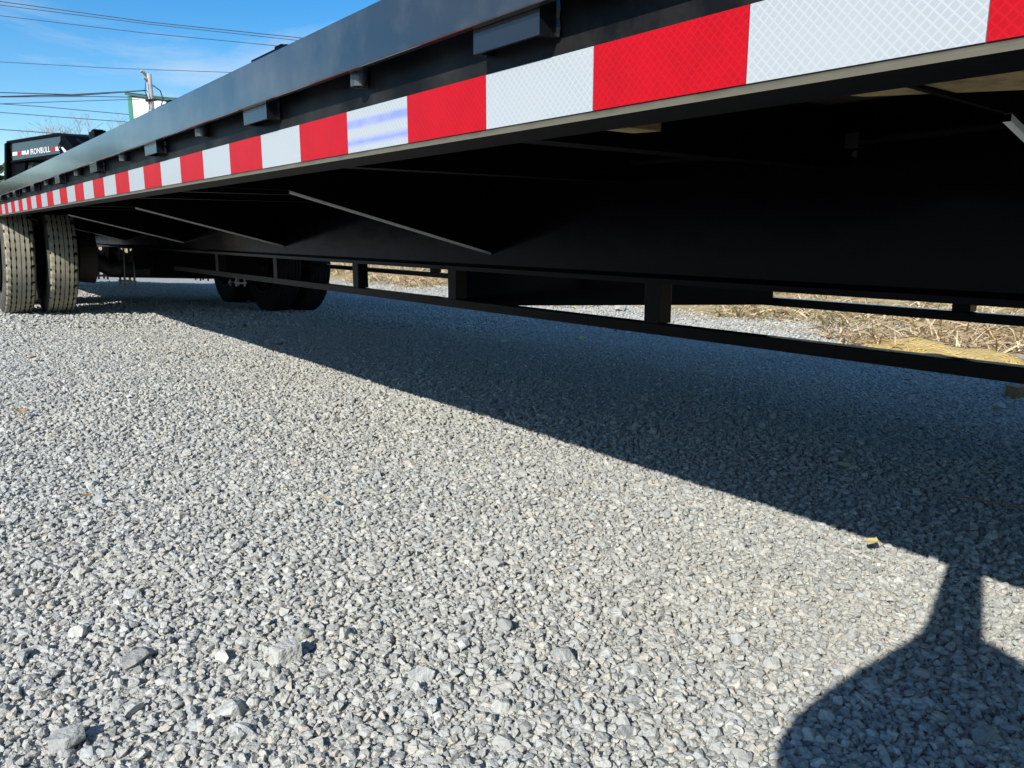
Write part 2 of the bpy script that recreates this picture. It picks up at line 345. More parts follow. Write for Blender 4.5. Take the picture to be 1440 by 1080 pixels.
def scatter(name, pts, rots, scl, src, nsrc):
    me = bpy.data.meshes.new(name); me.vertices.add(len(pts)); me.vertices.foreach_set('co', np.asarray(pts, np.float32).ravel())
    for nm, tp, dat, fld in (('rot', 'FLOAT_VECTOR', rots, 'vector'), ('scl', 'FLOAT_VECTOR', scl, 'vector')):
        at = me.attributes.new(nm, tp, 'POINT'); at.data.foreach_set(fld, np.asarray(dat, np.float32).ravel())
    at = me.attributes.new('pick', 'INT', 'POINT'); at.data.foreach_set('value', rng.integers(0, nsrc, len(pts)).astype(np.int32))
    o = link(bpy.data.objects.new(name, me))
    ng = bpy.data.node_groups.new(name + '_nodes', 'GeometryNodeTree')
    ng.interface.new_socket('Geometry', in_out='INPUT', socket_type='NodeSocketGeometry')
    ng.interface.new_socket('Geometry', in_out='OUTPUT', socket_type='NodeSocketGeometry')
    N, L = ng.nodes, ng.links
    gi, go = N.new('NodeGroupInput'), N.new('NodeGroupOutput')
    ci = N.new('GeometryNodeCollectionInfo'); ci.inputs['Collection'].default_value = src
    ci.inputs['Separate Children'].default_value = True; ci.inputs['Reset Children'].default_value = True
    ip = N.new('GeometryNodeInstanceOnPoints'); ip.inputs['Pick Instance'].default_value = True
    L.new(gi.outputs[0], ip.inputs['Points']); L.new(ci.outputs[0], ip.inputs['Instance'])
    for nm, tp, sock in (('rot', 'FLOAT_VECTOR', 'Rotation'), ('scl', 'FLOAT_VECTOR', 'Scale'), ('pick', 'INT', 'Instance Index')):
        na = N.new('GeometryNodeInputNamedAttribute'); na.data_type = tp; na.inputs[0].default_value = nm
        L.new(na.outputs['Attribute'], ip.inputs[sock])
    L.new(ip.outputs[0], go.inputs[0])
    md = o.modifiers.new('scatter', 'NODES'); md.node_group = ng
    return o
gz = np.vectorize(ground_z)
def lump_np(x, y): return 0.006 * np.sin(3.1 * x + 1.3 * y) + 0.005 * np.sin(2.3 * y - 1.9 * x + 1) + 0.004 * np.sin(7.3 * x + 5.1 * y)
def jitter_grid(step, x0, x1, y0, y1, keep):
    X, Y = np.meshgrid(np.arange(x0, x1, step), np.arange(y0, y1, step)); X = X.ravel(); Y = Y.ravel()
    X = X + rng.uniform(-.55, .55, len(X)) * step; Y = Y + rng.uniform(-.55, .55, len(Y)) * step
    k = keep(X, Y); return X[k], Y[k]
def fan(X, Y, d0, d1, spread=43):
    """ground in front of the camera position out to a radius"""
    d = np.hypot(X, Y); ang = np.degrees(np.arctan2(X, Y)) - YAW
    return (d > d0) & (d < d1) & (np.abs(ang) < spread)
PX, PY, PS = [], [], []
def layer(step, d0, d1, smin, smax, power, sink):
    X, Y = jitter_grid(step, -2.5, 9.0, -2.0, d1, lambda a, b: fan(a, b, d0, d1) & (a < np.where(b > 2.25, 5.15, 4.62) + 0.22 * np.sin(b * 2.7) + rng.normal(0, 0.12, len(a))))
    s = smin + (smax - smin) * rng.random(len(X)) ** power
    PX.append(X); PY.append(Y); PS.append(np.c_[s, np.full(len(X), sink)])
layer(0.0066, 0.5, 2.0, 0.005, 0.010, 1.3, 0.08)     # fine chips
layer(0.0092, 0.5, 2.3, 0.0085, 0.0185, 1.8, 0.26)    # main stone
layer(0.072, 0.5, 2.3, 0.019, 0.033, 2.2, 0.18)      # a few larger
layer(0.20, 0.5, 1.3, 0.024, 0.036, 1.6, 0.22)
layer(0.0112, 2.3, 5.2, 0.010, 0.021, 1.6, 0.25)
layer(0.085, 2.3, 6.0, 0.020, 0.036, 1.6, 0.20)
layer(0.024, 5.2, 11.0, 0.015, 0.031, 1.4, 0.26)
# looser cover round about, outside the main view
X, Y = jitter_grid(0.019, -4.0, 5.0, -3.5, 6.0, lambda a, b: ~fan(a, b, 0.5, 30) & (np.hypot(a, b) < 5.5) & (a < 4.6))
PX.append(X); PY.append(Y); PS.append(np.c_[0.013 + 0.015 * rng.random(len(X)) ** 1.6, np.full(len(X), 0.24)])
X = np.concatenate(PX); Y = np.concatenate(PY); SS = np.concatenate(PS); s = SS[:, 0]
k = len(X)
Z = gz(X) + lump_np(X, Y) + s * SS[:, 1] * rng.uniform(0.4, 1.4, k)
rot = np.c_[rng.normal(0, 0.25, k), rng.normal(0, 0.25, k), rng.uniform(0, 6.283, k)]
scl = np.c_[s * rng.uniform(.85, 1.2, k), s * rng.uniform(.8, 1.1, k), s * rng.uniform(.7, 1.15, k)]
SRC = source(ROCKS, 'stone_shapes')
gravel = scatter('gravel', np.c_[X, Y, Z], rot, scl, SRC, len(ROCKS)); tag(gravel, kind='stuff')
print('gravel stones', k)

def blade_mesh(name, m, n=4, bend=0.5, w=0.012):
    bm = bmesh.new(); prev = None
    for i in range(n + 1):
        u = i / n; x = bend * u * u; z = u * (1 - 0.25 * bend * u); ww = w * (1 - 0.85 * u)
        a, b = bm.verts.new((x, -ww, z)), bm.verts.new((x, ww, z))
        if prev: bm.faces.new((prev[0], prev[1], b, a))
        prev = (a, b)
    me = bpy.data.meshes.new(name); bm.to_mesh(me); bm.free(); me.materials.append(m); return me
straws = [blade_mesh('straw_shape', M['straw'], bend=b, w=w) for b, w in ((0.2, .022), (0.5, .016), (0.9, .026), (0.35, .034))]
grasses = [blade_mesh('blade_shape', M['grass'], bend=b, w=w) for b, w in ((0.3, .03), (0.6, .035), (0.9, .03))]
def bank_points(n, x0, x1, y0, y1, dens):
    X = x0 + (x1 - x0) * rng.random(n) ** 1.3; Y = rng.uniform(y0, y1, n)
    e = np.where(Y > 2.2, 5.0, 4.66) + 0.30 * np.sin(Y * 1.9) + 0.2 * np.sin(Y * 4.3 + 1)
    k = (X > e) & (rng.random(n) < dens(X, Y)); return X[k], Y[k]
X, Y = bank_points(120000, 4.4, 10.5, -1.5, 13, lambda a, b: 0.25 + 0.75 * (np.sin(a * 2.2 + b * 1.1) > -0.3))
k = len(X); L_ = rng.uniform(0.05, 0.30, k) 
scatter('dry_straw', np.c_[X, Y, gz(X) + 0.004], np.c_[rng.normal(0, 0.5, k), rng.uniform(0.65, 1.56, k), rng.uniform(0, 6.283, k)], np.c_[L_, L_, L_], source(straws, 'straw_shapes'), 4)['kind'] = 'stuff'
X, Y = bank_points(14000, 5.0, 11, -1.5, 13, lambda a, b: (np.sin(a * 1.7 + 0.6 * b) * np.sin(b * 1.3 + 0.4) > 0.35) * 1.0)
k = len(X); L_ = rng.uniform(0.05, 0.14, k)
scatter('green_grass', np.c_[X, Y, gz(X)], np.c_[rng.normal(0, 0.3, k), rng.uniform(0, 0.6, k), rng.uniform(0, 6.283, k)], np.c_[L_, L_, L_], source(grasses, 'blade_shapes'), 3)['kind'] = 'stuff'

# ------------------------------------------------------------------ the flatbed trailer
R0, R1 = -1.3, 10.4                     # rear and front end of the bed
FACE = 0.476                            # outer face of the near side rail
CEN = FACE - 0.032 + 1.271              # trailer centre line
def mir(x): return 2 * CEN - x
trailer = thing('flatbed_trailer', 'long black flatbed gooseneck trailer with red and white tape along its side rail', 'trailer', (CEN, 4.0, 0))
OFF = Matrix.Translation((-CEN, -4.0, 0))
def part(name, bm, m, parent=trailer, smooth=False, bevel=0):
    bm.transform(OFF); return mesh_obj(name, bm, m, parent, smooth, bevel)
RZ0, RZ1 = 0.6405, 0.755
def c_rail(x, s):
    t = 0.006; fl = 0.058
    pr = [(x + s * 0.003, RZ0), (x + s * 0.0008, RZ0 + 0.001), (x, RZ0 + 0.004), (x, RZ1), (x + s * fl, RZ1), (x + s * fl, RZ1 - t), (x + s * t, RZ1 - t), (x + s * t, RZ0 + t), (x + s * fl, RZ0 + t), (x + s * fl, RZ0)]
    return extrude(pr, 'y', R0, R1)
for o in (part('side_rail', c_rail(FACE, 1), [M['side_face'], M['under']]), part('side_rail', c_rail(mir(FACE), -1), [M['side_face'], M['under']])):
    for p in o.data.polygons:                 # dusty colour on the outer face; flanges blacker, underside shade painted in
        p.material_index = 0 if abs(p.normal.x) > 0.5 else 1
RBX = 0.444
part('rub_rail', box(RBX, RBX + 0.0095, R0, R1, 0.7350, 0.7950), M['rail_paint'], bevel=0.0014)
part('rub_rail', box(mir(RBX) - 0.0095, mir(RBX), R0, R1, 0.7350, 0.7950), M['rail_paint'], bevel=0.0014)
# stake pockets and pipe spools between the rub rail and the side rail
bm = bmesh.new(); xi, xo = RBX + 0.0100, FACE - 0.0005; hl = 0.049
add_box(bm, xi, xi + 0.004, -hl, hl, -0.034, 0.034)
add_box(bm, xi + 0.004, xo, -hl, -hl + 0.005, -0.034, 0.034); add_box(bm, xi + 0.004, xo, hl - 0.005, hl, -0.034, 0.034)
for e in (-1, 1):                       # weld beads
    add_tube(bm, [(xo - 0.003, e * (hl + 0.002), -0.034 + 0.068 * i / 9 ) for i in range(10)], [0.0026 + 0.0012 * (i % 2) for i in range(10)], 6)
bm.transform(Matrix.Translation((-CEN, -4.0, 0)))
pocket = mesh_obj('stake_pocket', bm, M['paint'], trailer)
PKZ = 0.7475
pocket_y = [0.594 + 0.632 * i for i in range(-2, 15)]
pocket.location = (0, pocket_y[0], PKZ)
bm = bmesh.new(); xm = (RBX + 0.0095 + FACE) / 2; ro, ri = 0.0108, 0.0080
ringv = []
for zz, r in ((-0.035, ri), (-0.035, ro), (0.033, ro), (0.033, ri)):
    ringv.append([bm.verts.new((xm + r * math.cos(q * math.pi / 12), r * math.sin(q * math.pi / 12), zz)) for q in range(24)])
for i in range(4):
    A, B = ringv[i], ringv[(i + 1) % 4]
    for q in range(24): bm.faces.new((A[q], A[(q + 1) % 24], B[(q + 1) % 24], B[q]))
bm.transform(Matrix.Translation((-CEN, -4.0, 0)))
spool = mesh_obj('pipe_spool', bm, M['spool_steel'], trailer)
spool.location = (0, pocket_y[0] + 0.305, PKZ + 0.008)
for y in pocket_y[1:]:
    copy_part(pocket, trailer, (0, y, PKZ)); copy_part(spool, trailer, (0, y + 0.305, PKZ + 0.008))
# reddish primer runs along the lower edge of the rub rail
# reflective tape squares, six inches each
TZ0, TZ1, BL = 0.6477, 0.6990, 0.1524
def tape_y(x, y): return at_plane(x, y, FACE).y
y_ref = tape_y(1050, 123)               # a joint between red and white
def tape_block(i, m):
    bm = box(FACE - 0.0012, FACE - 0.0001, 0.0003, BL - 0.0003, TZ0, TZ1); bm.transform(Matrix.Translation((-CEN, -4.0, 0)))
    return mesh_obj('red_tape' if m is M['red'] else 'white_tape', bm, m, trailer)
red0 = white0 = None
for i in range(-9, 62):
    y = y_ref + i * BL
    if i % 2 == 0:
        if red0 is None: red0 = tape_block(i, M['red']); red0.location = (0, y, 0)
        else: copy_part(red0, trailer, (0, y, 0))
    elif i == 3:
        o = tape_block(i, M['white_blue']); o.location = (0, y, 0); o['label'] = 'white tape square with two blue streaks'
    else:
        if white0 is None: white0 = tape_block(i, M['white']); white0.location = (0, y, 0)
        else: copy_part(white0, trailer, (0, y, 0))
# deck planks along the bed
nb = 13; x0, x1 = FACE + 0.020, mir(FACE) - 0.020; w = (x1 - x0) / nb
bm = box(0.0015, w - 0.0015, R0, R1, 0.7553, 0.7920); bm.transform(Matrix.Translation((-CEN, -4.0, 0)))
plank = mesh_obj('deck_plank', bm, M['deck_wood'], trailer); plank.location = (x0, 0, 0)
for i in range(1, nb): copy_part(plank, trailer, (x0 + i * w, 0, 0))
# the two main beams (I section)
WEB = 1.31
def i_beam(xc):
    hw, tf, tw, zb, zt = 0.062, 0.011, 0.005, 0.441, 0.7545
    pr = [(xc - hw, zb), (xc + hw, zb), (xc + hw, zb + tf), (xc + tw, zb + tf + 0.006), (xc + tw, zt - tf), (xc + hw, zt - tf), (xc + hw, zt), (xc - hw, zt), (xc - hw, zt - tf), (xc - tw, zt - tf), (xc - tw, zb + tf + 0.006), (xc - hw, zb + tf)]
    return extrude(pr, 'y', R0 + 0.02, R1)
part('main_beam', i_beam(WEB), M['web_paint']); part('main_beam', i_beam(mir(WEB)), M['web_paint'])
# cross members with their sloping gussets
CZ = 0.636
def gusset_member(big=True):
    bm = bmesh.new(); xk = 0.727; xw = WEB - 0.0052; zk = 0.547 - 0.061
    for m_ in (1, -1):
        X = (lambda v: v) if m_ == 1 else mir
        xr = FACE + 0.0065
        if big:
            pr = [(xk, CZ), (xw, zk), (xw, zk + 0.006), (xk, CZ + 0.006)]
            A = [bm.verts.new((X(a), -0.0032, z)) for a, z in pr]; B = [bm.verts.new((X(a), 0.0032, z)) for a, z in pr]
            for i in range(4): bm.faces.new((A[i], A[(i + 1) % 4], B[(i + 1) % 4], B[i]))
            bm.faces.new(A); bm.faces.new(B[::-1])
            for f in bm.faces:
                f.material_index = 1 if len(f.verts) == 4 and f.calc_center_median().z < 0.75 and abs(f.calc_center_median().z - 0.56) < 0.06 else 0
            pw = [(xr, CZ + 0.0102), (xk, CZ + 0.0062), (xw, zk + 0.0062), (xw, 0.7445), (xr, 0.7445)]
            A = [bm.verts.new((X(a), -0.0025, z)) for a, z in pw]; B = [bm.verts.new((X(a), 0.0025, z)) for a, z in pw]
            for i in range(5): bm.faces.new((A[i], A[(i + 1) % 5], B[(i + 1) % 5], B[i]))
            bm.faces.new(A); bm.faces.new(B[::-1])
        else:
            a0, a1 = sorted((X(xr), X(xw)))
            add_box(bm, a0, a1, -0.019, 0.019, CZ + 0.020, CZ + 0.025); add_box(bm, a0, a1, -0.019, -0.015, CZ + 0.0252, 0.7480); add_box(bm, a0, a1, -0.0148, 0.019, 0.7430, 0.7480)
    a0, a1 = WEB + 0.0052, mir(WEB) - 0.0052
    add_box(bm, a0, a1, -0.019, 0.019, CZ + 0.020, CZ + 0.025); add_box(bm, a0, a1, -0.019, -0.015, CZ + 0.0252, 0.7300)
    bm.transform(Matrix.Translation((-CEN, -4.0, 0)))
    return mesh_obj('gusset_member' if big else 'cross_member', bm, [M['under'], M['edge_glint']], trailer)
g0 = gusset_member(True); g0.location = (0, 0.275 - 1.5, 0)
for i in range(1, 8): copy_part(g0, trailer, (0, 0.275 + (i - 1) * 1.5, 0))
c0 = gusset_member(False); c0.location = (0, 0.275 - 1.5 + 0.49, 0)
for i in range(0, 8):
    for q in (0.49, 0.98):
        if i == 0 and q == 0.49: continue
        copy_part(c0, trailer, (0, 0.275 + (i - 1) * 1.5 + q, 0))
part('end_rail', box(FACE + 0.0065, mir(FACE) - 0.0065, R1 + 0.001, R1 + 0.009, 0.62, 0.7915), M['paint'])
part('rear_bumper', box(FACE + 0.0065, mir(FACE) - 0.0065, R0 - 0.012, R0 - 0.001, 0.42, 0.7915), M['paint'])
# trusses below the main beams
def truss(xc, posts, y1):
    part('truss_bar', box(xc - 0.014, xc + 0.014, R0 + 0.3, y1, 0.3250, 0.3500), M['truss_paint'], bevel=0.002)
    for y in posts: part('truss_post', box(xc - 0.020, xc + 0.020, y - 0.022, y + 0.022, 0.3505, 0.4405), M['truss_paint'], bevel=0.002)
truss(WEB, (0.30, 1.157, 1.95, 2.58, 3.35, 4.15), 5.0)
truss(mir(WEB), (0.02, 0.85, 1.65, 2.58, 3.35, 4.15), 5.0)
# flat brace tube running slantwise between the two trusses
pA, pB = Vector((WEB + 0.024, 1.955, 0)), Vector((mir(WEB) - 0.022, 1.40, 0)); d = pB - pA
part('brace_tube', box(0, d.length, -0.024, 0.024, 0.3300, 0.4385, mtx=Matrix.Translation(pA) @ Matrix.Rotation(math.atan2(d.y, d.x), 4, 'Z')), M['web_paint'], bevel=0.003)
# wiring conduit and clips on the near web
part('wiring_conduit', tube([(WEB - 0.016, y, 0.700 + 0.004 * math.sin(y * 5)) for y in np.arange(R0 + 0.2, R1 - 0.2, 0.12)], 0.008, 6), M['hose'], smooth=True)
#part('brake_hose', tube([(0.95, 0.95 + 0.01 * i, 0.66 - 0.05 * math.sin(math.pi * i / 12)) for i in range(13)], 0.006, 6), M['hose'], smooth=True)
bm = bmesh.new()
add_box(bm, -0.026, -0.0055, -0.012, 0.012, -0.013, -0.009); add_box(bm, -0.0260, -0.0245, -0.012, 0.012, -0.0088, 0.012); add_tube(bm, [(-0.0056, 0, -0.022), (-0.013, 0, -0.022)], 0.006, 6)
bm.transform(Matrix.Translation((WEB - CEN, -4.0, 0.700))); clip0 = mesh_obj('conduit_clip', bm, M['zinc'], trailer); clip0.location = (0, 0.1, 0)
for q_ in range(1, 15): copy_part(clip0, trailer, (0, 0.1 + 0.62 * q_, 0))
# low tie-down brackets standing on top of the rub rail
for px, py, ln, h in ((365, 86, 0.135, 0.008), (222, 155, 0.11, 0.006), (123, 202, 0.075, 0.026)):
    y = at_plane(px, py, RBX).y
    bm = bmesh.new(); add_box(bm, RBX + 0.012, RBX + 0.042, y - ln / 2, y + ln / 2, 0.7800, 0.7965 + h)
    add_box(bm, RBX + 0.014, RBX + 0.040, y - ln / 2 + 0.02, y - ln / 2 + 0.045, 0.7966 + h, 0.8005 + h)
    part('tie_down_bracket', bm, M['under'], bevel=0.0015)

# ---- axles, wheels, springs
TR = 0.392; TILT = 0.052
AX = (6.30, 7.24)
HUBX = 0.78
def tyre_mesh():
    bm = bmesh.new(); seg = 132
    edges = [-0.100, -0.066, -0.060, -0.030, -0.025, 0.004, 0.009, 0.036, 0.042, 0.071, 0.077, 0.100]
    prof, tags = [], []
    for i in range(0, len(edges), 2):
        prof += [(edges[i], TR), (edges[i + 1], TR)]; tags += ['rib', 'groove']
        if i + 2 < len(edges): prof += [(edges[i + 1], TR - 0.011), (edges[i + 2], TR - 0.011)]; tags += ['groove', 'groove']
    prof[0] = (-0.100, TR - 0.006); prof[-1] = (0.100, TR - 0.006)
    prof.insert(1, (-0.090, TR - 0.001)); tags.insert(1, 'rib'); prof.insert(len(prof) - 1, (0.090, TR - 0.001)); tags.insert(len(tags) - 1, 'rib')
    tags[-1] = 'side'
    side = [(0.110, TR - 0.020), (0.1165, TR - 0.060), (0.112, TR - 0.110), (0.098, TR - 0.155)]
    prof += side + [(-a, r) for a, r in side[::-1]]; tags += ['side'] * 8
    n = len(prof); rings = []
    for k in range(seg):
        a = 2 * math.pi * k / seg; ring = []
        for i, (x, r) in enumerate(prof):
            rr, xx = r, x
            if abs(r - TR) < 0.0072 and k % 3 == 0:      # lateral slots that bite into both rims of each rib
                if abs(x) > 0.085: rr = r - 0.007
                elif abs(abs(x) - 0.004) > 0.006: xx = x + (0.0055 if (tags[i] == 'rib' or tags[i - 1] == 'groove' and i % 2) else -0.0055) * 0.8
            ring.append(bm.verts.new((xx, rr * math.cos(a), rr * math.sin(a))))
        rings.append(ring)
    for ring in rings:
        for v in ring: v.co.x *= 0.80
    for k in range(seg):
        A, B = rings[k], rings[(k + 1) % seg]
        for i in range(n):
            f = bm.faces.new((A[i], A[(i + 1) % n], B[(i + 1) % n], B[i]))
            f.material_index = {'rib': 0, 'groove': 1, 'side': 2}[tags[i]]
            if tags[i] == 'rib' and abs(prof[i][0]) > 0.07 and (k % 3 == 2) and abs(prof[(i + 1) % n][0]) > 0.07: f.material_index = 1 if k % 6 == 2 else 0
            f.smooth = tags[i] == 'side'
    return bm
def rim_mesh():
    bm = bmesh.new(); r = TR - 0.157
    add_lathe(bm, [(-0.098, r), (-0.098, r + 0.010), (-0.08, r - 0.004), (-0.02, r - 0.02), (0.08, r - 0.004), (0.098, r + 0.010), (0.098, r), (0.08, r - 0.014), (0.03, r - 0.035), (0.025, 0.09), (0.012, 0.09), (0.015, r - 0.045), (-0.02, r - 0.03), (-0.08, r - 0.014)], 40)
    add_lathe(bm, [(0.026, 0.088), (0.07, 0.075), (0.075, 0.02), (0.012, 0.02), (0.012, 0.088)], 24)
    for q in range(8):
        a = q * math.pi / 4; add_tube(bm, [(0.024, 0.115 * math.cos(a), 0.115 * math.sin(a)), (0.05, 0.115 * math.cos(a), 0.115 * math.sin(a))], 0.011, 6)
    return bm
wheel0 = mesh_obj('wheel', rim_mesh(), M['rim'], trailer, smooth=False); mesh_obj('tyre', tyre_mesh(), [M['tyre'], M['tyre_groove'], M['tyre_side']], wheel0)
def axle_pt(x, z, y): return ((x - CEN), y - 4.0, z - TILT * (x - 0.62))
wx = (0.604, 0.850, 2.41, 2.66); first = True; shade_tyre = None
for iy, y in enumerate(AX):
    for x in wx:
        loc = axle_pt(x, TR + 0.002, y); ry = TILT; rx = random.uniform(0, 6.28)
        w_ = wheel0 if first else copy_part(wheel0, trailer); first = False
        w_.location = loc
        if x > 2:                                   # far tyres recoloured near black, their shade painted into the rubber
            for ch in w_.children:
                if shade_tyre is None:
                    shade_tyre = ch.data.copy(); shade_tyre.materials[0] = M['tyre_groove']; shade_tyre.materials[2] = M['tyre_groove']
                ch.data = shade_tyre
        w_.rotation_euler = Euler((rx, 0, 0)); w_.rotation_euler = (Matrix.Rotation(ry, 3, 'Y') @ Matrix.Rotation(rx, 3, 'X')).to_euler()
    def rot_bm(bm):
        bm.transform(Matrix.Translation((0.62, y, TR)) @ Matrix.Rotation(TILT, 4, 'Y')); return bm
    ln = 2.06
    part('axle', rot_bm(tube([(0.05, 0, 0), (0.46, 0, 0), (0.58, 0, -0.075), (ln - 0.58, 0, -0.075), (ln - 0.46, 0, 0), (ln - 0.05, 0, 0)], 0.062, 16)), M['dull_black'], smooth=True)
    for x in (0.42, ln - 0.42):
        bm = bmesh.new(); add_lathe(bm, [(-0.06, 0.05), (-0.06, 0.17), (0.05, 0.18), (0.05, 0.05)], 28); bm.transform(Matrix.Translation((x, 0, 0)))
        part('brake_drum', rot_bm(bm), M['drum'])
    for x in (WEB - 0.62, mir(WEB) - 0.62):
        sg = 1
        bm = bmesh.new()
        for lf in range(5):
            L2 = 0.42 - 0.06 * lf
            pr = []
            for q in range(11):
                u = -1 + 0.2 * q; pr.append((u * L2, 0.062 - 0.012 * lf - 0.045 + 0.06 * (u * L2 / 0.42) ** 2 + 0.02))
            pr2 = [(a, b - 0.010) for a, b in pr[::-1]]
            add_extrude(bm, pr + pr2, 'x', x - 0.028, x + 0.028)
        part('leaf_spring', rot_bm(bm), M['dull_black'])
        for dy in (-0.072, 0.072):
            bm = bmesh.new()
            for dx in (-0.033, 0.033): add_tube(bm, [(x + dx, dy, -0.19), (x + dx, dy, 0.075)], 0.008, 8)
            add_box(bm, x - 0.045, x + 0.045, dy - 0.014, dy + 0.014, -0.168, -0.156); add_box(bm, x - 0.041, x + 0.041, dy - 0.009, dy + 0.009, 0.0755, 0.088)
            part('spring_bolt', rot_bm(bm), M['zinc'])
part('cross_tube', box(WEB + 0.03, mir(WEB) - 0.03, AX[0] - 0.62, AX[0] - 0.52, 0.250, 0.4395), M['under'], bevel=0.004)
for x in (WEB, mir(WEB)):
    for y in (AX[0] - 0.46, (AX[0] + AX[1]) / 2, AX[1] + 0.46):
        bm = extrude([(y - 0.09, 0.4405), (y + 0.09, 0.4405), (y + 0.04, 0.30), (y - 0.04, 0.30)], 'x', x - 0.04, x + 0.04)
        part('spring_hanger', bm, M['under'])

# ---- gooseneck at the front with its tape and lettering
NL, NR = at_depth(13, 213, 11.7), at_depth(93, 213, 10.4)     # far left and near right end of the side plate
nd = Vector((NR.x - NL.x, NR.y - NL.y, 0)); NLEN = nd.length; nd.normalize()
nrm = Vector((nd.y, -nd.x, 0))                                  # towards the camera side
if nrm.dot(Vector((-NL.x, -NL.y, 0))) < 0: nrm = -nrm
def on_neck(x, y):
    r = ray(x, y); o = Vector((0, 0, CAM_H)); k = (NL - o).dot(nrm) / r.dot(nrm); p = o + r * k
    return (Vector((p.x - NL.x, p.y - NL.y, 0)).dot(nd), p.z)
NM = Matrix(((nd.x, -nrm.x, 0, NL.x), (nd.y, -nrm.y, 0, NL.y), (0, 0, 1, 0), (0, 0, 0, 1)))   # u along plate, v away from camera, z up
neck = bpy.data.objects.new('gooseneck', None); link(neck, trailer)
neck.matrix_world = NM; neck.matrix_parent_inverse = Matrix.Identity(4); neck.matrix_basis = Matrix.Translation((-CEN, -4.0, 0)) @ NM
tl, tr, br, bl = on_neck(13, 202), on_neck(85, 191), on_neck(84, 216), on_neck(18, 226)
tr2 = on_neck(93, 193); e1 = on_neck(112, 216); e2 = on_neck(99, 224)
def plate(pts, v0, v1):
    bm = bmesh.new(); A = [bm.verts.new((u, v0, z)) for u, z in pts]; B = [bm.verts.new((u, v1, z)) for u, z in pts]
    for i in range(len(pts)): bm.faces.new((A[i], A[(i + 1) % len(pts)], B[(i + 1) % len(pts)], B[i]))
    bm.faces.new(A); bm.faces.new(B[::-1]); return bm
NW = 0.48
drop = lambda p, k: (p[0], p[1] - k)
ext = (e1[0] + (e1[0] - tr2[0]) * 1.9, e1[1] + (e1[1] - tr2[1]) * 1.9); ext2 = (e2[0] + (e1[0] - tr2[0]) * 1.9, e2[1] + (e1[1] - tr2[1]) * 1.9)
for v in (0, NW):
    mesh_obj('neck_plate', plate([tl, tr, br, bl], v, v + 0.012), M['paint'], neck)
    mesh_obj('neck_riser', plate([(tr[0] + 0.002, tr[1]), tr2, e1, ext, ext2, e2, (br[0] + 0.002, br[1])], v, v + 0.012), M['under'], neck)
mesh_obj('neck_cap', plate([drop(tl, -0.002), drop(tr, -0.002), drop(tr, -0.035), drop(tl, -0.035)], -0.035, NW + 0.045), M['under'], neck)
mesh_obj('neck_cap', plate([(tr[0], tr[1] + .002), (tr[0], tr[1] + .037), (tr2[0] + 0.01, tr2[1] + .025), (ext[0] + 0.03, ext[1]), ext, tr2], -0.035, NW + 0.045), M['under'], neck)
mesh_obj('neck_lip', plate([(bl[0], bl[1] - 0.002), (br[0], br[1] - 0.002), (br[0], br[1] - 0.03), (bl[0], bl[1] - 0.03)], -0.03, NW + 0.04), M['under'], neck)
q0, q1, q2, q3 = on_neck(10.2, 202.5), on_neck(13, 201), on_neck(13.2, 262), on_neck(10.4, 262)
mesh_obj('front_plate', plate([q0, q1, q2, q3], -0.04, NW + 0.05), M['under'], neck)
c0_, c1_, c2_, c3_ = on_neck(14, 229.5), on_neck(33.5, 228.5), on_neck(30, 262), on_neck(14, 262)
mesh_obj('coupler_column', plate([c0_, c1_, c2_, c3_], 0.02, 0.40), M['under'], neck)
mesh_obj('coupler_column', plate([(c1_[0] + 0.002, c1_[1]), on_neck(40, 228), on_neck(36, 262), (c2_[0] + 0.002, c2_[1])], 0.06, 0.36), M['dull_black'], neck)
mesh_obj('lower_beam', plate([on_neck(42, 230), on_neck(80, 222.5), on_neck(76, 226), on_neck(58, 232)], 0.30, NW - 0.05), M['under'], neck)
def neck_strip(x0, x1, m, name):
    yt = lambda x: 214.2 - 0.125 * (x - 18); yb = lambda x: 219.0 - 0.113 * (x - 18)
    mesh_obj(name, plate([on_neck(x0, yt(x0)), on_neck(x1, yt(x1)), on_neck(x1, yb(x1)), on_neck(x0, yb(x0))], -0.003, -0.0005), m, neck)
for x0_, x1_, m_, nm in ((18, 24.4, 'letter', 'white_tape'), (24.4, 31, 'red', 'red_tape'), (31, 36.8, 'letter', 'white_tape'), (72.3, 78.3, 'red', 'red_tape'), (78.3, 84, 'letter', 'white_tape')):
    neck_strip(x0_, x1_, M[m_], nm)
mesh_obj('white_tape', plate([on_neck(86, 207.3), on_neck(88.3, 206.6), on_neck(95.5, 214.5), on_neck(92, 216.5)], -0.003, -0.0005), M['letter'], neck)
# lettering and emblem
cu = bpy.data.curves.new('lettering', 'FONT'); cu.body = 'IRONBULL'; cu.size = 1.0; cu.extrude = 0.01; cu.offset = 0.004; cu.space_character = 1.06
to = bpy.data.objects.new('lettering', cu); COL.objects.link(to)
bpy.context.view_layer.update()
tm = bpy.data.meshes.new_from_object(to.evaluated_get(bpy.context.evaluated_depsgraph_get()))
COL.objects.unlink(to); bpy.data.objects.remove(to)
co = np.array([v.co[:] for v in tm.vertices]); mn, mx = co.min(0), co.max(0)
A_, B_, C_ = on_neck(43.8, 217.6), on_neck(71.4, 213.6), on_neck(43.8, 209.6)
for v in tm.vertices:
    fu = (v.co.x - mn[0]) / (mx[0] - mn[0]); fz = (v.co.y - mn[1]) / (mx[1] - mn[1])
    z = A_[1] + (B_[1] - A_[1]) * fu + (C_[1] - A_[1]) * fz
    v.co = (A_[0] + (B_[0] - A_[0]) * fu, -0.004 - 0.002 * (v.co.z > 0), z)
tm.materials.append(M['letter']); link(bpy.data.objects.new('lettering', tm), neck)
em = bmesh.new()
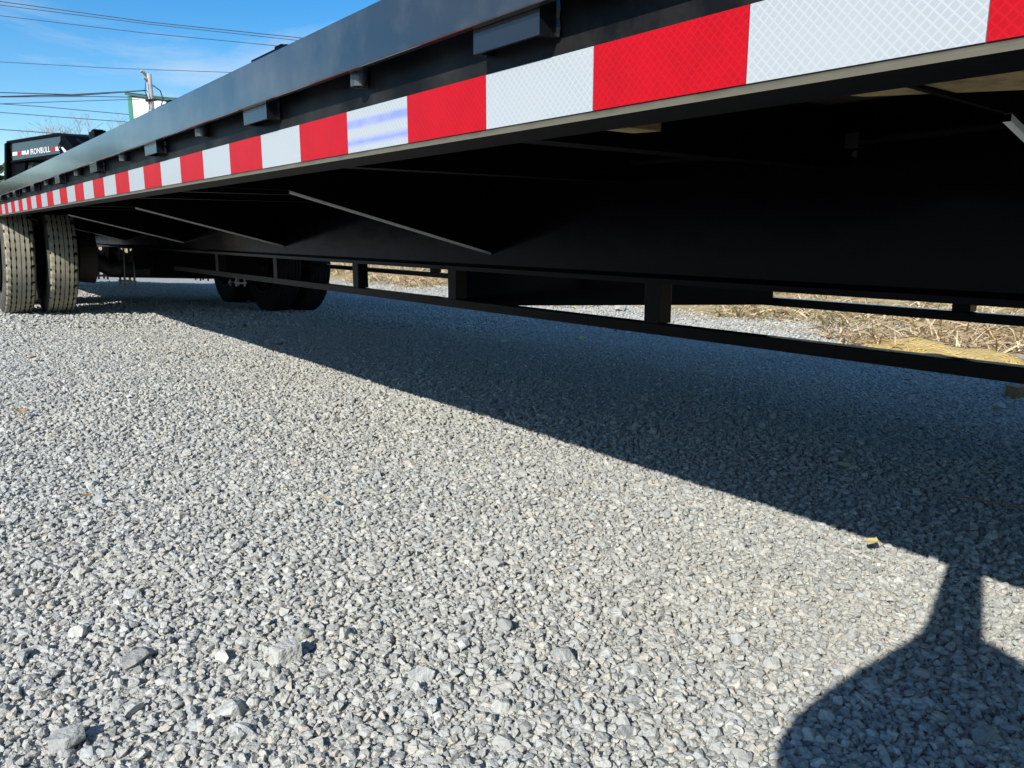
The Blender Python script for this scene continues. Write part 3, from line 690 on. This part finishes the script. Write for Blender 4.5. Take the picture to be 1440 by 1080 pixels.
for tri in (((37.3, 218.0), (39.3, 210.2), (40.0, 212.2), (38.6, 217.6)), ((39.6, 213.0), (40.8, 210.8), (41.0, 213.0), (40.2, 218.4)), ((37.2, 215.4), (41.2, 214.8), (41.0, 216.2), (38.6, 216.6))):
    A = [em.verts.new((on_neck(x, y)[0], -0.004, on_neck(x, y)[1])) for x, y in tri]; B = [em.verts.new((on_neck(x, y)[0], -0.002, on_neck(x, y)[1])) for x, y in tri]
    for i in range(4): em.faces.new((A[i], A[(i + 1) % 4], B[(i + 1) % 4], B[i]))
    em.faces.new(A); em.faces.new(B[::-1])
mesh_obj('emblem', em, M['letter'], neck)
hp = [on_neck(x, y) for x, y in ((95, 195), (99, 197), (104, 200), (109, 203), (114, 206), (118, 212))]
mesh_obj('coiled_cable', tube([(u, 0.1, z) for u, z in hp], 0.02, 8), M['hose'], neck, smooth=True)
hp = [on_neck(x, y) for x, y in ((89, 198), (86, 202), (84.5, 207), (85.5, 211))]
mesh_obj('safety_cable', tube([(u, -0.02, z) for u, z in hp], 0.008, 6), M['hose'], neck, smooth=True)

# ------------------------------------------------------------------ timber pieces
def timber(name, label, p0, p1, w, h, m, z):
    d = Vector((p1[0] - p0[0], p1[1] - p0[1], 0)); o = thing(name, label, 'timber', (p0[0], p0[1], z), (0, 0, math.atan2(d.y, d.x)))
    bm = box(0, d.length, -w / 2, w / 2, 0, h)
    bmesh.ops.subdivide_edges(bm, edges=bm.edges[:], cuts=2)
    for v in bm.verts: v.co += Vector((random.uniform(-1, 1), random.uniform(-1, 1), random.uniform(-.6, .6))) * 0.0012
    mesh_obj('block', bm, m, o, bevel=0); return o
zb = 0.6475
def timber_slab(label, outline, h):
    c = Vector((sum(p_[0] for p_ in outline) / len(outline), sum(p_[1] for p_ in outline) / len(outline), 0))
    o = thing('timber_block', label, 'timber', (c.x, c.y, zb))
    bm = bmesh.new(); A = [bm.verts.new((x - c.x, y - c.y, 0)) for x, y in outline]; B = [bm.verts.new((x - c.x, y - c.y, h)) for x, y in outline]
    for i in range(len(A)): bm.faces.new((A[i], A[(i + 1) % len(A)], B[(i + 1) % len(A)], B[i]))
    bm.faces.new(A); bm.faces.new(B[::-1]); mesh_obj('block', bm, M['wood'], o)
timber_slab('pale raw timber board lying on the inner lip of the side rail at upper right', [(.50, .350), (.588, .322), (.70, .170), (.70, -.35), (.50, -.35)], 0.022)
timber_slab('small pale timber chip on the side rail lip left of the long timber board', [(.54, .5535), (.622, .5535), (.612, .582), (.545, .584)], 0.018)
p = on_ground(1428, 562)
timber('timber_block', 'brown weathered timber block on the gravel at the right edge under the truss bar', (p.x - 0.005, p.y + 0.02), (p.x + 0.22, p.y - 0.12), 0.06, 0.05, M['old_wood'], ground_z(p.x) + 0.004)

# ------------------------------------------------------------------ loose stones, leaves, twig, clay lump
def lone_stone(label, px, py, size, seed, asp=(1, .8, .7), rz=0.0, tilt=0.0, m=None):
    r = np.random.default_rng(seed); bm = bmesh.new()
    if m is None:
        for _ in range(16):
            d = r.normal(size=3); d /= np.linalg.norm(d); bm.verts.new(d * np.array(asp) * r.uniform(0.88, 1.06) * 0.5)
    else:                                            # blocky broken lump
        for cx_ in (-1, 1):
            for cy_ in (-1, 1):
                for cz_ in (-1, 1):
                    for _ in range(2): bm.verts.new(np.array((cx_, cy_, cz_)) * np.array(asp) * r.uniform(0.30, 0.46, 3))
    bmesh.ops.convex_hull(bm, input=bm.verts)
    for v in [v for v in bm.verts if not v.link_faces]: bm.verts.remove(v)
    p = on_ground(px, py)
    o = mesh_obj('loose_stone', bm, m or M['stone'], None, loc=(p.x, p.y, p.z + size * asp[2] * 0.42 + 0.006), rot=(tilt, 0, rz)); o.scale = (size,) * 3
    bpy.context.view_layer.update()
    return tag(o, label, 'stone', 'larger loose stones on the gravel')
lone_stone('pale blocky stone standing proud with a sharp shadow, lower left of centre', 403, 942, 0.038, 3, (1, .85, .95), m=M['pale_stone'])
lone_stone('small grey stone just below the pale blocky stone', 383, 962, 0.024, 5, (1, .9, .8))
lone_stone('broad flat grey stone left of the pale blocky stone', 195, 940, 0.050, 11, (1.1, .7, .42), 0.4)
lone_stone('long slanted stone in the lower left gravel below the blocky stone', 322, 1014, 0.044, 12, (1.1, .65, .5), -0.7)
lone_stone('wide pale stone near the bottom left corner', 100, 1056, 0.046, 13, (1.1, .75, .5), 0.2)
lone_stone('dark blue grey stone on the left gravel', 112, 902, 0.030, 18, (1, .8, .7), 1.0)
lone_stone('pale oval stone in the shaded gravel near the right edge', 1405, 580, 0.062, 15, (1.1, .8, .6), 0.3)
lone_stone('rounded tan stone at the gravel edge beyond the truss bar', 872, 440, 0.16, 16, (1.1, .7, .5), 0.3)

def leaf(label, px, py, size, m, rz, curl=0.5):
    bm = bmesh.new(); n = 7; rows = []
    for i in range(n):
        u = i / (n - 1); w = 0.36 * math.sin(math.pi * min(1, 0.04 + 0.96 * u)) ** 0.8 * (1 - 0.25 * u)
        row = []
        for q in (-1, -0.5, 0, 0.5, 1):
            row.append(bm.verts.new((u - 0.5, q * w, curl * (0.30 * (u - .5) ** 2 + 0.45 * (q * w) ** 2 * 2) + 0.05 * math.sin(9 * u + q) * curl)))
        rows.append(row)
    for A, B in zip(rows, rows[1:]):
        for q in range(4): bm.faces.new((A[q], A[q + 1], B[q + 1], B[q]))
    add_tube(bm, [(0.48, 0, 0.05), (0.62, 0.03, 0.04), (0.75, 0.07, 0.02)], 0.012, 5)
    p = on_ground(px, py)
    o = mesh_obj('dry_leaf', bm, m, None, smooth=True, loc=(p.x, p.y, p.z + 0.024), rot=(random.uniform(-.2, .2), random.uniform(-.2, .2), rz)); o.scale = (size * 1.45,) * 3
    return tag(o, label, 'leaf', 'fallen leaves on the gravel')
Y_, B_l = M['leaf_yellow'], M['leaf_brown']
leaf('yellow leaf on shaded gravel below the upright post of the truss', 711, 485, 0.052, Y_, 0.4)
leaf('yellow leaf on shaded gravel right of the truss post leaf', 820, 481, 0.052, Y_, 1.3, .9)
leaf('pinkish brown leaf at the edge of the shadow near the wheels', 393, 491, 0.050, B_l, 0.2, 1.0)
leaf('small yellow leaf in the middle of the dark shadow, right of centre', 1187, 666, 0.026, Y_, -0.3, .3)
leaf('tiny yellow leaf just on the shadow line in the centre', 774, 617, 0.022, Y_, 0.9)
leaf('small yellow leaf on sunlit gravel left of centre', 459, 716, 0.016, Y_, 2.0)
leaf('rusty leaf on sunlit gravel by the left edge', 124, 712, 0.016, B_l, 0.6)
leaf('brown leaf on the shaded gravel near the right timber block', 1277, 542, 0.040, B_l, 2.2, 1.0)
leaf('yellow leaf on the sunlit strip at lower right', 1225, 778, 0.024, Y_, 0.1)
leaf('brown leaf on sunlit gravel at far left below the wheels', 46, 511, 0.040, B_l, 1.0, 1.0)
leaf('curled brown leaf near the left edge of the sunlit gravel', 30, 589, 0.026, B_l, 2.6, 1.2)
p, q = on_ground(1345, 708), on_ground(1438, 728)
tw = thing('dry_twig', 'thin dry twig lying on the shaded gravel at the right edge', 'twig', (p.x, p.y, p.z + 0.016))
d = q - p
mesh_obj('stem', tube([(0, 0, 0), (d.x * .3, d.y * .3 + .006, 0.004), (d.x * .65, d.y * .65 - .004, 0.003), (d.x * 1.1, d.y * 1.1, 0.005)], [0.0012, 0.002, 0.0022, 0.0026], 6), M['twig'], tw)
mesh_obj('side_shoot', tube([(d.x * .62, d.y * .62 - .003, 0.004), (d.x * .8 + .01, d.y * .8 + .03, 0.012)], [0.0018, 0.001], 5), M['twig'], tw)
# clay lump on the bank
p = on_ground(1310, 508)
bm = bmesh.new(); bmesh.ops.create_icosphere(bm, subdivisions=4, radius=1)
for v in bm.verts:
    c = v.co.copy(); nz = 0.16 * math.sin(5 * c.x + 1) * math.sin(4 * c.y) + 0.09 * math.sin(11 * c.x + 3 * c.y) + 0.05 * math.sin(23 * c.y + 5 * c.x) + random.uniform(-.03, .03)
    v.co = Vector((c.x * 0.30 * (1 + nz), c.y * 0.50 * (1 + nz), max(c.z, -0.2) * 0.055 * (1 + 2.2 * nz)))
tag(mesh_obj('clay_mound', bm, M['clay'], None, smooth=True, loc=(p.x + 0.16, p.y + 0.06, ground_z(p.x)), rot=(0, 0, -0.6)), 'low mound of yellow clay at the edge of the dry straw', 'mound')

# ------------------------------------------------------------------ behind: pole, cables, building, bare tree
pt = at_depth(209, 104, 40); pb = Vector((pt.x, pt.y, 0))
pole = thing('utility_pole', 'grey utility pole with transformer leads rising beside the white building', 'pole', pb)
h = pt.z
mesh_obj('shaft', tube([(0, 0, -0.2), (0, 0, h * .5), (0, 0, h)], [0.20, 0.17, 0.13], 12), M['pole'], pole, smooth=True)
mesh_obj('insulator', tube([(-0.12, 0, h - 0.1), (-0.35, -0.1, h + 0.12), (-0.40, -0.1, h + 0.02)], 0.07, 8), M['pole'], pole, smooth=True)
mesh_obj('bracket', tube([(0, 0, h - 0.4), (-0.30, -0.1, h - 0.25)], 0.045, 6), M['pole'], pole)
mesh_obj('lead_wire', tube([(0.12, -0.1, h - 0.55), (0.45, -0.2, h - 0.8), (0.55, -0.2, h - 1.2), (0.42, -0.2, h - 1.6), (0.1, -0.1, h - 1.9)], 0.03, 6), M['cable'], pole, smooth=True)
mesh_obj('lead_wire', tube([(-0.15, -0.1, h - 0.2), (-0.3, -0.2, h - 0.9), (-0.1, -0.2, h - 1.5), (-0.2, -0.2, h - 1.9)], 0.022, 6), M['cable'], pole, smooth=True)
mesh_obj('clamp', tube([(-0.28, -0.1, h - 1.35), (0.25, -0.1, h - 1.25)], 0.07, 8), M['cable'], pole)
def cable(label, pts, Zs, r, sag=0.0):
    P = [at_depth(x, y, Z) for (x, y), Z in zip(pts, Zs)]
    d0 = (P[0] - P[1]).normalized(); d1 = (P[-1] - P[-2]).normalized()
    out = []
    for A, B in zip(P, P[1:]):
        for i in range(12): out.append(A.lerp(B, i / 12))
    out.append(P[-1])
    bm = tube(out, r, 6); o = mesh_obj('overhead_cable', bm, M['cable'], None, smooth=True)
    return tag(o, label, 'cable', 'overhead cables crossing the sky')
XL = -260
cable('highest overhead cable at the upper left', [(XL, -38), (0, 2), (210, 31), (430, 54), (700, 72)], [34] * 5, 0.016)
cable('overhead cable just under the highest one', [(XL, -24), (0, 7), (210, 34), (430, 58), (700, 80)], [35] * 5, 0.014)
cable('third overhead cable from the top', [(XL, -6), (0, 22), (200, 46), (405, 66), (640, 84)], [36] * 5, 0.014)
cable('lone thin cable midway between the upper and lower bundles', [(XL, 72), (0, 87), (160, 96), (330, 102), (600, 106)], [42] * 5, 0.014)
cable('upper strand of the twisted bundle running to the pole', [(XL, 124), (0, 130), (100, 133), (170, 129), (206, 134)], [40] * 5, 0.024)
cable('thick lower strand of the twisted bundle running to the pole', [(XL, 139), (0, 136), (60, 134), (110, 134), (206, 127)], [40] * 5, 0.032)
cable('cable passing level behind the pole clamp', [(XL, 130), (0, 136.5), (130, 135.5), (200, 137), (258, 138), (420, 141)], [41] * 6, 0.020)
cable('cable rising gently to the building corner', [(XL, 152), (0, 146), (100, 142.5), (196, 139.5)], [43] * 4, 0.018)
cable('cable falling to the right below the twisted bundle', [(XL, 134), (0, 146), (60, 150), (192, 162), (420, 182)], [46] * 5, 0.020)
cable('second lowest cable above the bare twigs', [(XL, 148), (0, 158), (90, 165), (185, 172), (420, 190)], [46] * 5, 0.020)
cable('lowest cable just above the gooseneck', [(XL, 172), (0, 182), (70, 187), (147, 191), (420, 208)], [44] * 5, 0.022)

# building: white gable with green corner
def cam_xy(x, Z): q = at_depth(x, 327, Z); return Vector((q.x, q.y, 0))
b0 = cam_xy(200.5, 47); b1 = cam_xy(262, 46); u = (b1 - b0); BW = 7.5; u.normalize(); v = Vector((-u.y, u.x, 0))
if v.dot(b0) < 0: v = -v
bld = thing('metal_building', 'white metal building with a green side wall behind the utility pole', 'building', b0, (0, 0, math.atan2(u.y, u.x)))
zt = at_depth(201, 142, 47).z; zt2 = at_depth(240, 147, 46.4).z
slope = (zt2 - zt) / ((cam_xy(240, 46.4) - b0).length)
bm = bmesh.new(); pr = [(0, 0), (BW, 0), (BW, zt + slope * BW), (0, zt)]
A = [bm.verts.new((a, 0, z)) for a, z in pr]; B = [bm.verts.new((a, 0.12, z)) for a, z in pr]
for i in range(4): bm.faces.new((A[i], A[(i + 1) % 4], B[(i + 1) % 4], B[i]))
bm.faces.new(A); bm.faces.new(B[::-1]); mesh_obj('front_wall', bm, M['white_wall'], bld)
bm = bmesh.new()
for i in range(9): add_box(bm, -0.13, -0.003, 0.12 + i * 1.0, 0.12 + i * 1.0 + 0.96, 0, zt + 0.05)
bm_w = bm; mesh_obj('side_wall', bm_w, M['green_wall'], bld)
mesh_obj('corner_trim', box(-0.17, 0.10, -0.05, -0.003, 0, zt + 0.02), M['green_wall'], bld)
bm = bmesh.new(); A = []; 
pr = [(-0.25, zt + 0.055 - slope * .25), (BW + .2, zt + 0.055 + slope * (BW + .2)), (BW + .2, zt + 0.22 + slope * (BW + .2)), (-0.25, zt + 0.22 - slope * .25)]
add_extrude(bm, [(a, z) for a, z in pr], 'y', -0.15, 9.3); mesh_obj('roof', bm, M['dark_roof'], bld)
# bare tree
tb = cam_xy(150, 62); tree = thing('bare_tree', 'pale leafless tree with fine twigs behind the gooseneck', 'tree', tb)
tz = at_depth(150, 158, 62).z
def grow(bm, p, d, L, r, depth, rnd):
    pts = [p]; q = p.copy()
    for i in range(3):
        d = (d + Vector((rnd.gauss(0, .12), rnd.gauss(0, .12), rnd.gauss(0.03, .08)))).normalized(); q = q + d * L / 3; pts.append(q.copy())
    add_tube(bm, pts, [r, r * .85, r * .7, r * .55], 5 if depth < 3 else 3, cap=False)
    if depth < 6:
        for k in range(3 if depth < 5 else 2):
            ax = Vector((rnd.gauss(0, 1), rnd.gauss(0, 1), rnd.gauss(0, .3))).normalized()
            nd_ = (d + ax * rnd.uniform(.45, .8)).normalized()
            grow(bm, pts[rnd.choice((2, 3, 3))], nd_, L * rnd.uniform(.62, .8), max(r * .55, 0.012), depth + 1, rnd)
rnd = random.Random(4)
mesh_obj('trunk', tube([(0, 0, -.2), (0.1, 0, 1.5), (0, 0.1, 3.0)], [0.32, 0.24, 0.2], 10), M['bark'], tree, smooth=True)
bm = bmesh.new()
for a in range(6): grow(bm, Vector((0, 0.05, 2.6 + 0.08 * a)), Vector((math.cos(a * 1.05) * .7, math.sin(a * 1.05) * .7, 0.8)).normalized(), tz * .26, 0.12, 1, rnd)
zz = max(v_.co.z for v_ in bm.verts); k_ = (tz - 2.6) / (zz - 2.6)
for v_ in bm.verts: v_.co.z = 2.6 + (v_.co.z - 2.6) * k_
mesh_obj('crown', bm, M['bark'], tree)

# ------------------------------------------------------------------ the photographer, crouching beside the camera
PB = Vector((-0.45, -0.25, 0.0))
person = thing('person', 'person in dark hooded jacket squatting beside the camera, one hand on the rail', 'person', PB)
def skinned(name, nodes, edges, m, parent):
    me = bpy.data.meshes.new(name); me.from_pydata([n_[0] for n_ in nodes], edges, []); me.materials.append(m)
    o = link(bpy.data.objects.new(name, me), parent)
    sk = o.modifiers.new('skin', 'SKIN'); sk.use_smooth_shade = True
    for i, n_ in enumerate(nodes): me.skin_vertices[0].data[i].radius = (n_[1], n_[2] if len(n_) > 2 else n_[1])
    me.skin_vertices[0].data[0].use_root = True
    sb = o.modifiers.new('sub', 'SUBSURF'); sb.levels = 1; sb.render_levels = 1
    return o
def rel(*p): return tuple(Vector(p) - PB)
body = [(rel(-.50, -.28, .26), .15, .13), (rel(-.44, -.26, .42), .14, .12), (rel(-.37, -.24, .58), .15, .11), (rel(-.31, -.17, .68), .13, .09), (rel(-.33, -.17, .775), .055),
        (rel(-.25, 0.0, .69), .060), (rel(.06, -.01, .735), .043), (rel(.34, .085, .785), .030),
        (rel(-.28, -.32, .73), .070), (rel(-.24, -.36, .47), .045), (rel(-.10, -.12, .50), .032)]
skinned('body', body, [(0, 1), (1, 2), (2, 3), (3, 4), (3, 5), (5, 6), (6, 7), (3, 8), (8, 9), (9, 10)], M['jacket'], person)
legs = [(rel(-.50, -.28, .26), .14), (rel(-.44, -.16, .26), .10), (rel(-.16, -.16, .40), .065), (rel(-.30, -.15, .10), .045), (rel(-.18, -.14, .045), .04), (rel(-.44, -.40, .26), .10), (rel(-.15, -.50, .38), .065), (rel(-.32, -.48, .10), .045), (rel(-.20, -.49, .045), .04)]
skinned('trousers', legs, [(0, 1), (1, 2), (2, 3), (3, 4), (0, 5), (5, 6), (6, 7), (7, 8)], M['jeans'], person)
HC = Vector((-.32, -.185, .875)) - PB
bm = bmesh.new(); bmesh.ops.create_uvsphere(bm, u_segments=20, v_segments=14, radius=1)
for v_ in bm.verts:
    c = v_.co; v_.co = Vector((c.x * .098, c.y * .076, c.z * .118))
    if v_.co.x > .085 and abs(v_.co.y) < .02 and abs(v_.co.z + .01) < .03: v_.co.x += .022
    if v_.co.z < -.05: v_.co.x += .012; v_.co.y *= .85
bm.transform(Matrix.Translation(HC) @ Matrix.Rotation(0.25, 4, 'Y')); mesh_obj('head', bm, M['skin'], person, smooth=True)
bm = bmesh.new(); bmesh.ops.create_uvsphere(bm, u_segments=22, v_segments=16, radius=1)
bmesh.ops.delete(bm, geom=[v_ for v_ in bm.verts if v_.co.x > 0.62 and v_.co.z > -0.75], context='VERTS')
for v_ in bm.verts: v_.co = Vector((v_.co.x * .128, v_.co.y * .118 * (1 - .12 * v_.co.z), v_.co.z * .148))
bm.transform(Matrix.Translation(HC + Vector((-.015, 0, .0))) @ Matrix.Rotation(0.2, 4, 'Y')); mesh_obj('hood', bm, M['jacket'], person, smooth=True)
def hand(wrist, d, curl, thumb, spread):
    """palm plus four fingers and a thumb; d = pointing direction, curl = where the fingertips bend to"""
    W_, D_, C_, T_ = Vector(wrist), Vector(d).normalized(), Vector(curl).normalized(), Vector(thumb).normalized()
    nodes = [(W_, .028, .016), (W_ + D_ * .065, .034, .014)]; edges = [(0, 1)]
    for q in range(4):
        s_ = len(nodes); L = (.042, .048, .045, .036)[q]
        p0 = W_ + D_ * .072 + T_ * (.024 - .016 * q) * spread; p1 = p0 + D_ * L * .9; p2 = p1 + (D_ * .35 + C_ * .95) * L * .8
        nodes += [(p0, .009), (p1, .0085), (p2, .0075)]; edges += [(1, s_), (s_, s_ + 1), (s_ + 1, s_ + 2)]
    s_ = len(nodes); p0 = W_ + D_ * .03 + T_ * .03; nodes += [(p0, .011), (p0 + T_ * .02 + D_ * .03 + C_ * .012, .009)]; edges += [(0, s_), (s_, s_ + 1)]
    return skinned('hand', nodes, edges, M['skin'], person)
hand(rel(.345, .087, .806), (1, .15, .02), (0, 0, -1), (0, 1, 0), 1)
hand(rel(-.10, -.12, .50), (.55, .75, .15), (-.6, .3, .3), (.1, 0, 1), 1)

# ------------------------------------------------------------------ far wood along the yard, read as one mass
M['far_leaf'] = blade_mat('wood_leaf', (0.035, 0.055, 0.025), (0.09, 0.10, 0.05))
bm = bmesh.new()
for i in range(26):
    c = Vector((random.gauss(0, .5), random.gauss(0, .5), random.gauss(0, .4))); r_ = random.uniform(.15, .3)
    n_ = Vector((random.gauss(0, 1), random.gauss(0, 1), random.gauss(0, 1))).normalized(); a_ = n_.orthogonal().normalized(); b_ = n_.cross(a_)
    bm.faces.new([bm.verts.new(c + a_ * r_ * x_ + b_ * r_ * y_ * .7) for x_, y_ in ((-1, 0), (0, -1), (1, 0), (0, 1))])
lm = bpy.data.meshes.new('leaf_cluster_shape'); bm.to_mesh(lm); bm.free(); lm.materials.append(M['far_leaf'])
k = 5200
ang = rng.uniform(rad(-175), rad(8), k); dist = 66 + 5 * np.sin(ang * 9) + rng.normal(0, 2.5, k); hmax = 3.4 + 1.3 * np.sin(ang * 23) + 0.8 * np.sin(ang * 61)
Zw = hmax * rng.random(k) ** 0.8
sc_ = rng.uniform(0.9, 1.7, k)
scatter('far_wood', np.c_[np.sin(ang) * dist, np.cos(ang) * dist, Zw], np.c_[rng.uniform(0, 6, k), rng.uniform(0, 6, k), rng.uniform(0, 6, k)], np.c_[sc_, sc_, sc_], source([lm], 'leaf_cluster_shapes'), 1)['kind'] = 'stuff'
